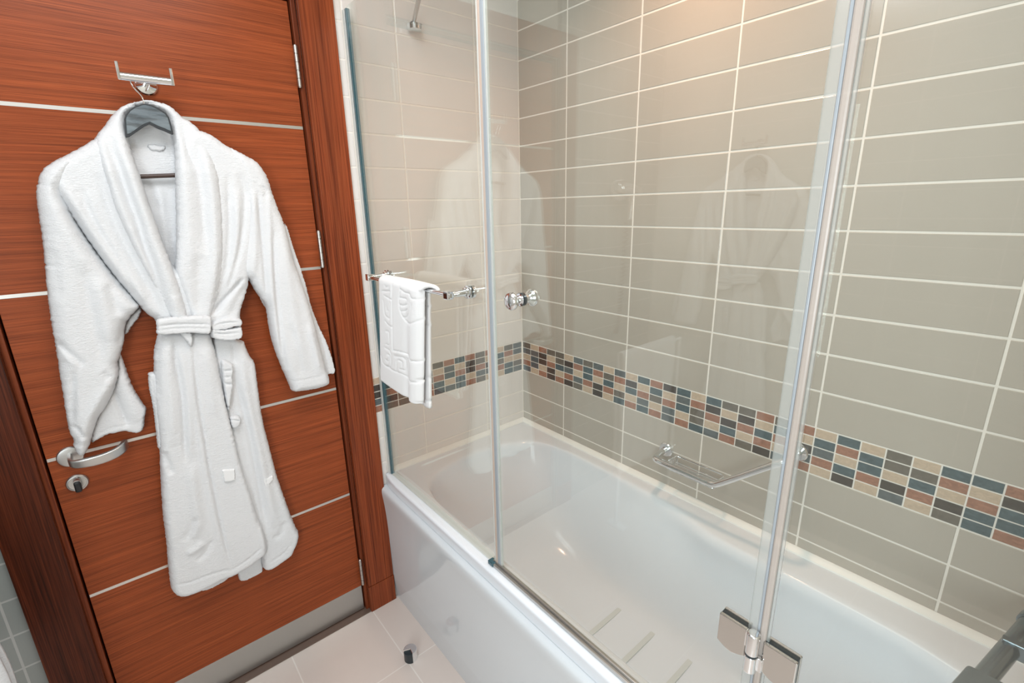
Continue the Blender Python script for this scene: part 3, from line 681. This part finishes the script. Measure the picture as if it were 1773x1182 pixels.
relief('collar', [(252, 178), (230, 177), (204, 186), (189, 203), (180, 217), (166, 233), (162, 249), (165, 262), (170, 272), (178, 298), (185, 320), (199, 366), (217, 404), (228, 427), (242, 453), (256, 479), (270, 503), (284, 530), (297, 556), (328, 558), (321, 528), (312, 498), (302, 471), (291, 442), (281, 416), (272, 390), (263, 366), (252, 333), (242, 302), (234, 280), (227, 259), (223, 240), (219, 222), (217, 200), (224, 190), (234, 184), (252, 181)], -.034, .026, .022,
       [([(190, 235), (194, 262), (206, 290), (222, 338), (239, 383), (250, 425), (264, 462), (276, 500), (296, 548)], .0085, -.013), ([(205, 205), (205, 240), (215, 272), (232, 325), (250, 375), (268, 425), (290, 480), (306, 540)], .010, .007),
        ([(175, 245), (182, 275), (195, 320), (212, 365), (232, 410), (255, 460), (280, 515)], .008, .005), ([(262, 500), (280, 530), (288, 548)], .005, -.006), ([(300, 510), (308, 550)], .01, .004)], robe, wav=.0015, slant=.026)
relief('collar', [(252, 178), (256, 173), (270, 175), (281, 178), (292, 181), (302, 186), (320, 202), (333, 210), (343, 218), (353, 232), (362, 247), (373, 284), (379, 312), (382, 337), (385, 380), (386, 420), (386, 445), (384, 471), (379, 500), (373, 524), (367, 540), (363, 558), (332, 558), (322, 530), (312, 498), (303, 472), (304, 440), (305, 400), (304, 355), (303, 305), (303, 270), (303, 249), (298, 232), (295, 215), (291, 200), (284, 192), (272, 186), (262, 182), (252, 181)], -.030, .026, .022,
       [([(312, 215), (326, 251), (336, 275), (343, 297), (349, 342), (353, 393), (356, 440)], .010, -.008), ([(300, 200), (312, 240), (318, 290), (324, 350), (328, 420), (330, 480)], .014, .006),
        ([(340, 230), (356, 275), (366, 330), (371, 400), (371, 460), (362, 520)], .010, .007), ([(345, 440), (343, 490), (345, 540)], .012, -.005), ([(382, 440), (378, 490), (366, 540)], .005, -.005)], robe, wav=.0015, slant=.024)
bf = [([(272, 565), (300, 561), (330, 560), (364, 561)], .0025, -.004), ([(272, 571), (300, 568), (330, 567), (364, 569)], .002, -.0025)]
belt = relief('belt', [(270, 556), (272, 552), (285, 550), (300, 548), (330, 546), (362, 546), (366, 550), (366, 572), (363, 578), (345, 577), (330, 576), (310, 577), (290, 579), (275, 579), (270, 576), (271, 566)], -.058, .016, .008, bf, robe, step=.003)
relief('belt_loop_fold', [(362, 560), (368, 556), (380, 551), (395, 549), (410, 549), (417, 552), (419, 558), (417, 564), (405, 565), (395, 568), (380, 571), (364, 572)], -.040, .020, .007, [([(368, 563), (390, 558), (412, 557)], .0022, -.003)], belt, step=.003)
relief('belt_loop_fold', [(363, 566), (380, 569), (400, 567), (416, 564), (419, 570), (419, 578), (417, 585), (405, 588), (390, 589), (375, 587), (364, 583)], -.042, .020, .007, [([(368, 576), (390, 578), (414, 575)], .0022, -.003)], belt, step=.003)
relief('belt_end', [(311, 574), (320, 573), (332, 575), (334, 585), (333, 601), (328, 598), (321, 590), (315, 582)], -.054, .012, .006, [], belt, step=.003)
relief('pocket', [(256, 645), (262, 643), (271, 644), (273, 660), (274, 700), (278, 740), (280, 774), (273, 776), (272, 765), (270, 750), (267, 720), (265, 706), (262, 690), (258, 672), (257, 660)], -.010, .020, .006, [([(268, 650), (271, 700), (275, 765)], .003, .004), ([(263, 655), (268, 700), (273, 755)], .003, -.004)], robe, step=.003)
relief('pocket', [(381, 628), (384, 621), (394, 624), (402, 630), (404, 638), (402, 650), (403, 662), (401, 678), (399, 692), (397, 706), (394, 712), (389, 690), (385, 660)], -.030, .018, .008, [([(383, 640), (392, 642), (402, 640)], .003, -.004), ([(384, 650), (393, 653), (402, 651)], .0025, -.003), ([(386, 662), (395, 665), (402, 664)], .003, -.005)], robe, step=.003)
relief('pocket', [(396, 722), (404, 718), (412, 719), (417, 724), (415, 733), (408, 739), (401, 740), (398, 732)], -.030, .016, .006, [([(398, 725), (408, 727), (416, 728)], .002, -.004)], robe, step=.0028)
relief('care_tag', [(384, 814), (387, 812), (398, 812), (406, 811), (407, 820), (407, 829), (398, 832), (388, 833), (386, 824)], -.052, .006, .003, [], robe, 'satin_white', .002, jit=0, wav=.0005, smooth=0)
relief('care_tag', [(455, 822), (460, 826), (472, 822), (473, 828), (468, 834), (462, 840), (459, 843), (456, 836)], -.030, .008, .004, [], robe, 'satin_white', .002, jit=0, wav=.001, smooth=0)

# second robe on the opposite wall (seen only as a reflection in the screen)
def copy_tree(o, parent=None):
    c = o.copy(); COL.objects.link(c); c.parent = parent
    for ch in list(o.children): copy_tree(ch, c)
    return c
for src, lab, dz in ((robe, 'second white bathrobe on the opposite wall, seen only reflected in the glass', 0), (hg, 'second clothes hanger on the opposite wall, seen only as reflection', 0), (rh, 'second chrome robe hook on the opposite wall, seen only as reflection', 0)):
    c = copy_tree(src)
    off = np.array(src.location) - np.array([-1.19, YD, 0])
    c.location = (XL + .002 - off[1], -.52 + off[0], src.location[2] - .06)
    c.rotation_euler = (0, 0, math.pi / 2); c['label'] = lab

# ------------------------------------------------------------------ hand towel over the rail
tw = thing('hand_towel', (TBX, -.33, TBZ), 'white hand towel with raised meander border folded over the glass screen rail', 'towel')
FX = TBX - .016
def ty(u, v, x=FX): p = at('x', x, u, v); return p[1], p[2]
yl0, _ = ty(658, 490); yr0, _ = ty(730, 504)
ylb, zlb = ty(660, 655); yrb, zrb = ty(729, 700)
zb = TBZ
def tl(poly): return [ty(640 + a / 4.543, 460 + b / 4.543) for a, b in poly]
pat = []
for poly, wd, amp in [([(203, 130), (200, 300), (204, 480), (206, 660)], .0035, -.003), ([(192, 130), (188, 300), (195, 640)], .003, .0018),
                      ([(206, 660), (260, 668), (320, 690), (350, 735)], .0035, -.003), ([(212, 676), (262, 682), (312, 704), (335, 745)], .003, .0018),
                      ([(118, 195), (185, 198)], .003, -.003), ([(138, 232), (195, 262)], .003, -.003), ([(140, 150), (150, 168), (172, 160)], .003, -.0025), ([(130, 270), (132, 330), (142, 390), (180, 412)], .0035, -.003),
                      ([(185, 285), (183, 340), (178, 400)], .003, -.0025), ([(155, 315), (158, 360), (172, 345), (160, 330)], .003, -.0025), ([(145, 430), (165, 460), (200, 475)], .003, -.003),
                      ([(148, 508), (178, 515), (180, 620), (150, 612)], .0032, -.003), ([(142, 640), (190, 665), (193, 790), (150, 782)], .0035, -.003), ([(160, 690), (182, 700), (172, 750), (150, 735)], .003, -.003),
                      ([(108, 700), (120, 760), (150, 782), (220, 822), (290, 848), (345, 905)], .0035, -.003), ([(222, 705), (300, 715), (305, 820), (262, 805)], .0035, -.003), ([(238, 820), (236, 732), (280, 745), (278, 790)], .003, -.003),
                      ([(322, 730), (340, 800), (345, 900)], .0035, -.0028),
                      ([(265, 178), (300, 208), (340, 212), (358, 250)], .003, -.003), ([(358, 300), (350, 360), (340, 440)], .003, -.0025), ([(265, 178), (256, 240), (258, 330), (285, 400), (335, 458), (412, 418)], .0032, -.003),
                      ([(256, 245), (290, 250), (318, 262)], .003, -.003), ([(260, 300), (290, 310), (318, 300)], .003, -.003), ([(270, 350), (300, 352), (322, 340)], .003, -.003), ([(290, 400), (318, 396), (330, 375)], .003, -.003),
                      ([(350, 250), (412, 262)], .003, -.0025), ([(350, 738), (412, 748)], .0035, -.004), ([(345, 900), (408, 912)], .004, -.004), ([(330, 240), (315, 300), (325, 370)], .008, .0015)]:
    pat.append((tl(poly), wd, amp))
nt, nsf = 64, 118; bk_len = 60
mb = MB(); rows = []
R_ = .0155
yback0 = at('x', TBX + .012, 700, 495)[1]; ybR = at('x', TBX + .012, 746, 560)[1]; zbB = at('x', TBX + .012, 741, 703)[2]; ybRb = at('x', TBX + .012, 746, 700)[1]
# profile parameter: 0 front bottom .. top .. back bottom
prof_n = []
for i in range(nsf + 1): prof_n.append(('f', i / nsf))
for i in range(1, 15): prof_n.append(('t', i / 14))
for i in range(1, bk_len + 1): prof_n.append(('b', i / bk_len))
for kind, a in prof_n:
    row = []
    for j in range(nt + 1):
        t_ = j / nt
        if kind == 'f':
            zb_ = zlb + (zrb - zlb) * t_ ** 1.0
            z = zb_ + (zb - zb_) * a
            y_l = ylb + (yl0 - ylb) * a; y_r = yrb + (yr0 - yrb) * a
            y = y_l + (y_r - y_l) * t_
            # a soft fold near the free edge and slight fall away at both sides
            x = FX - .006 * math.sin(math.pi * t_) ** .5 - .007 * math.exp(-((t_ - .88) / .09) ** 2) * (1 - .5 * a) + .006 * math.exp(-((t_ - .74) / .06) ** 2) * (1 - a)
            x += .010 * max(0, t_ - .95) / .05 + .004 * max(0, .04 - t_) / .04
            row.append([x, y, z, kind])
        elif kind == 't':
            th = a * math.pi; y = yl0 + (yr0 - yl0) * t_ - a * .030 * t_
            row.append([TBX - R_ * math.cos(th) - .006 * math.sin(math.pi * t_) ** .5 * math.cos(th), y, zb + R_ * math.sin(th) * (.85 + .1 * math.sin(math.pi * t_)), kind])
        else:
            zz = zb + (zbB - zb) * a; yr_ = ybR + (ybRb - ybR) * a; y = ylb * a + yl0 * (1 - a) + .01 + (yr_ - ylb * a - yl0 * (1 - a) - .01) * t_
            x = TBX + R_ - .004 * a - .003 * math.exp(-((t_ - .93) / .05) ** 2)
            row.append([x, y, zz, kind])
    rows.append(row)
F2 = np.array([[p[1], p[2]] for r in rows for p in r]); kinds = [p[3] for r in rows for p in r]
X_ = np.array([p[0] for r in rows for p in r]); isf = np.array([k == 'f' for k in kinds])
for pl, wd, amp in pat:
    dd, _, _ = seg_dist(F2, resample(pl, .008, False, 1) + [np.array(pl[-1])]); X_ -= np.where(isf, amp * .72 * np.exp(-(dd / (wd * .85)) ** 2), 0)
isb_ = np.array([k == 'b' for k in kinds])
for zg in (TBZ - .045, TBZ - .095, TBZ - .245, TBZ - .315):
    X_ -= np.where(isb_, .003 * -np.exp(-((F2[:, 1] - zg) / .004) ** 2), 0)
Y_ = F2[:, 0].copy()
for zg in (TBZ - .245, TBZ - .315):          # pinch of the free folded edge at the woven bands
    e = np.exp(-((F2[:, 1] - zg) / .004) ** 2); tt_ = np.array([j / nt for _ in rows for j in range(nt + 1)])
    Y_ += np.where(tt_ > .9, .005 * e * (tt_ - .9) / .1, 0)
vs = [(X_[i], Y_[i], F2[i, 1]) for i in range(len(X_))]; W1 = nt + 1
mb.add(vs, [(i * W1 + j, i * W1 + j + 1, (i + 1) * W1 + j + 1, (i + 1) * W1 + j) for i in range(len(rows) - 1) for j in range(nt)])
obj('towel_cloth', mb, 'towel_white', tw, True, 0, 0, .009)

# ------------------------------------------------------------------ grab rail with soap basket
gr = thing('grab_rail', (-.05, -.94, .702), 'angled chrome grab rail with wire soap basket on the beige tiles', 'grab rail')
gx = -.088; ga = (-.0016, -.741, .702); gb = (-.0016, -1.133, .852)
pth = [(-.004, ga[1], .702), (-.060, ga[1], .701), (gx + .004, ga[1] - .008, .700), (gx, ga[1] - .032, .700), (gx, -.92, .700), (gx, -.950, .701), (gx, -.968, .712), (gx, -1.105, .833), (gx + .001, -1.122, .846), (gx + .012, gb[1] - .001, .852), (-.05, gb[1], .852), (-.004, gb[1], .852)]
obj('rail_tube', MB().tube(smoothpath(pth, 3), .0098, 18), 'chrome', gr)
for g_ in (ga, gb):
    obj('wall_flange', MB().lathe(g_, (-1, 0, 0), [(0, .0245), (.007, .0245), (.010, .022), (.0105, .0115), (.022, .0110), (.023, .010)], 32), 'chrome', gr)
bk = MB(); zz = .703; bx0, bx1, by0, by1 = -.080, -.018, -.790, -.950
rr = [(x, y) for x, y in rrect(bx0, bx1, by1, by0, .010, 4)]; rr.append(rr[0])
bk.tube([(x, y, zz) for x, y in rr], .0022, 8, False); bk.tube([(x * .94 - .002, y, zz - .022) for x, y in rr], .0018, 8, False)
for x in (-.071, -.061, -.051, -.041, -.031): bk.tube([(x, by0 - .001, zz - .004), (x, by0 - .004, zz - .022), (x, by1 + .004, zz - .022), (x, by1 + .001, zz - .004)], .0015, 8)
for y in (by0 - .003, by1 + .003): bk.tube([(bx0, y, zz), (bx0 + .002, y, zz - .022)], .0014, 6); bk.tube([(bx1, y, zz), (bx1 - .004, y, zz - .022)], .0014, 6)
obj('soap_basket', bk, 'chrome', gr)

# ------------------------------------------------------------------ bath mixer at the tap end
mx = thing('bath_mixer', (-.20, -1.60, .70), 'dark chrome bath mixer body at the tap end, cut by the right edge', 'tap')
pa, pb_ = at('z', .71, 1773, 1092), at('z', .71, 1700, 1178)
dx_ = (pa - pb_) / np.linalg.norm(pa - pb_); p0 = pa + dx_ * .03
obj('mixer_body', MB().tube([p0, pb_], .0155, 28), 'dark_metal', mx)
obj('body_cap', MB().lathe(p0, dx_, [(-.002, .0155), (0, .019), (.02, .019), (.024, .015), (.0245, .0001)], 28), 'dark_metal', mx)
pc = pa * .62 + pb_ * .38
yb_ = np.array([0.0, -1.0, 0.0])
obj('mixer_bracket', MB().obox(pc + yb_ * .070 + np.array([0, 0, .004]), (0, 1, 0), (1, 0, 0), (0, 0, 1), .082, .0075, .0155).lathe((pc[0], YE + .0016, pc[2]), (0, 1, 0), [(0, .03), (.006, .03), (.009, .024)], 28), 'dark_metal', mx, False, .002)
pd = pb_ - dx_ * .035
obj('mixer_head', MB().obox(pd + np.array([0, -.030, -.004]), dx_, (0, -1, 0), (0, 0, 1), .040, .052, .020), 'dark_metal', mx, False, .006, segs=4)
obj('mixer_dial', MB().lathe(pd + np.array([0, -.045, .016]), (0, 0, 1), [(0, .026), (.004, .026), (.006, .024), (.0065, .018), (.0045, .0175), (.0045, .0001)], 36), 'dark_metal', mx)
obj('mixer_lever', MB().tube([pd + np.array([.03, -.075, .016]), pd + np.array([.045, -.10, .03])], .006, 12), 'rubber', mx)
# ------------------------------------------------------------------ door stop on the floor
dc = at('z', 0, 711.5, 1139)[:2]
ds = thing('door_stop', (dc[0], dc[1], 0), 'small chrome and black rubber door stop standing on the floor tiles', 'door stop')
def half_cyl(a0, a1, r, z0, z1, n=20):
    pts = [(dc[0], dc[1])] + [(dc[0] + r * math.cos(a0 + (a1 - a0) * k / n), dc[1] + r * math.sin(a0 + (a1 - a0) * k / n)) for k in range(n + 1)]
    return MB().prism(pts, 'z', z0, z1)
obj('rubber_pad', half_cyl(math.radians(158), math.radians(262), .0222, 0, .036), 'rubber', ds, False, .0008)
obj('metal_body', half_cyl(math.radians(-98), math.radians(158), .0225, 0, .040), 'chrome', ds, False, .0015)

# ------------------------------------------------------------------ hair dryer beside the door (reflected in the screen)
hd = thing('hair_dryer', (-1.97, 0, 1.56), 'wall-mounted hair dryer left of the door casing, visible only as reflection', 'hair dryer')
obj('holder', MB().lathe((-1.97, 0, 1.57), (0, -1, 0), [(0, .05), (.02, .05), (.03, .042), (.031, .001)], 28), 'satin_white', hd)
obj('dryer_barrel', MB().lathe((-2.04, -.06, 1.56), (1, 0, .15), [(0, .03), (.02, .036), (.12, .034), (.16, .024), (.165, .02)], 24), 'chrome', hd)
obj('dryer_grip', MB().tube([(-2.0, -.06, 1.54), (-1.985, -.06, 1.43)], [.018, .014], 16), 'chrome', hd)
cl = []
for k in range(420):
    th = k * .62; s_ = k / 420
    cl.append((-1.985 + .06 * s_ + .010 * math.cos(th), -.05 + .010 * math.sin(th), 1.42 - .55 * math.sin(s_ * math.pi * .55)))
obj('coiled_cord', MB().tube(cl, .0028, 6), 'black_plastic', hd)

# ------------------------------------------------------------------ towel stand at the left edge
ta, tb_ = at('y', -.30, 0, 1130), at('y', -.30, 24, 1182)
xe = (ta[0] + tb_[0]) / 2
ts = thing('towel_stand', (xe - .22, -.30, 0), 'white metal towel stand left of the door casing, almost out of frame', 'towel stand')
for x in (xe - .46, xe + .03 - .05):
    obj('leg', MB().tube([(x, -.31, 0.0), (x, -.31, .86)], .008, 12), 'satin_white', ts)
for xf in (xe - .48, xe - .04): obj('foot', MB().box((xf, -.36, 0), (xf + .04, -.26, .012)), 'satin_white', ts, False, .003)
obj('crossbar', MB().tube([(xe - .47, -.31, .86), (xe - .01, -.31, .86)], .008, 12), 'satin_white', ts)
bt = thing('bath_towel', (xe - .2, -.31, .87), 'white bath towel hanging at the lower left corner beside the dark casing', 'towel')
mb = MB(); nn = 28; rows_ = []
for k in range(60):
    if k < 26: y_, z_ = -.325, .30 + (.868 - .30) * k / 26
    elif k < 34: th = (k - 26) / 8 * math.pi; y_, z_ = -.31 - .015 * math.cos(th), .868 + .015 * math.sin(th)
    else: y_, z_ = -.295, .868 - (.868 - .34) * (k - 34) / 25
    rows_.append([(xe - .40 + .40 * j / nn + .003 * math.sin(z_ * 23), y_ + .006 * math.sin(j * .9 + z_ * 3) * min(1, (.9 - z_) * 4), z_) for j in range(nn + 1)])
mb.add([p for r in rows_ for p in r], [(a * (nn + 1) + b, a * (nn + 1) + b + 1, (a + 1) * (nn + 1) + b + 1, (a + 1) * (nn + 1) + b) for a in range(59) for b in range(nn)])
obj('towel_cloth', mb, 'terry_white', bt, True, 0, 0, .010)

# ------------------------------------------------------------------ ceiling lights
for (x, y, r, lab) in ((-.22, -.95, .045, 'small round downlight above the bath'), (-.95, -.40, .06, 'small round downlight near the door')):
    d_ = thing('downlight', (x, y, ZC), lab, 'ceiling light')
    obj('bezel', MB().lathe((x, y, ZC), (0, 0, -1), [(0, r + .016), (.003, r + .016), (.004, r)], 28), 'alu', d_)
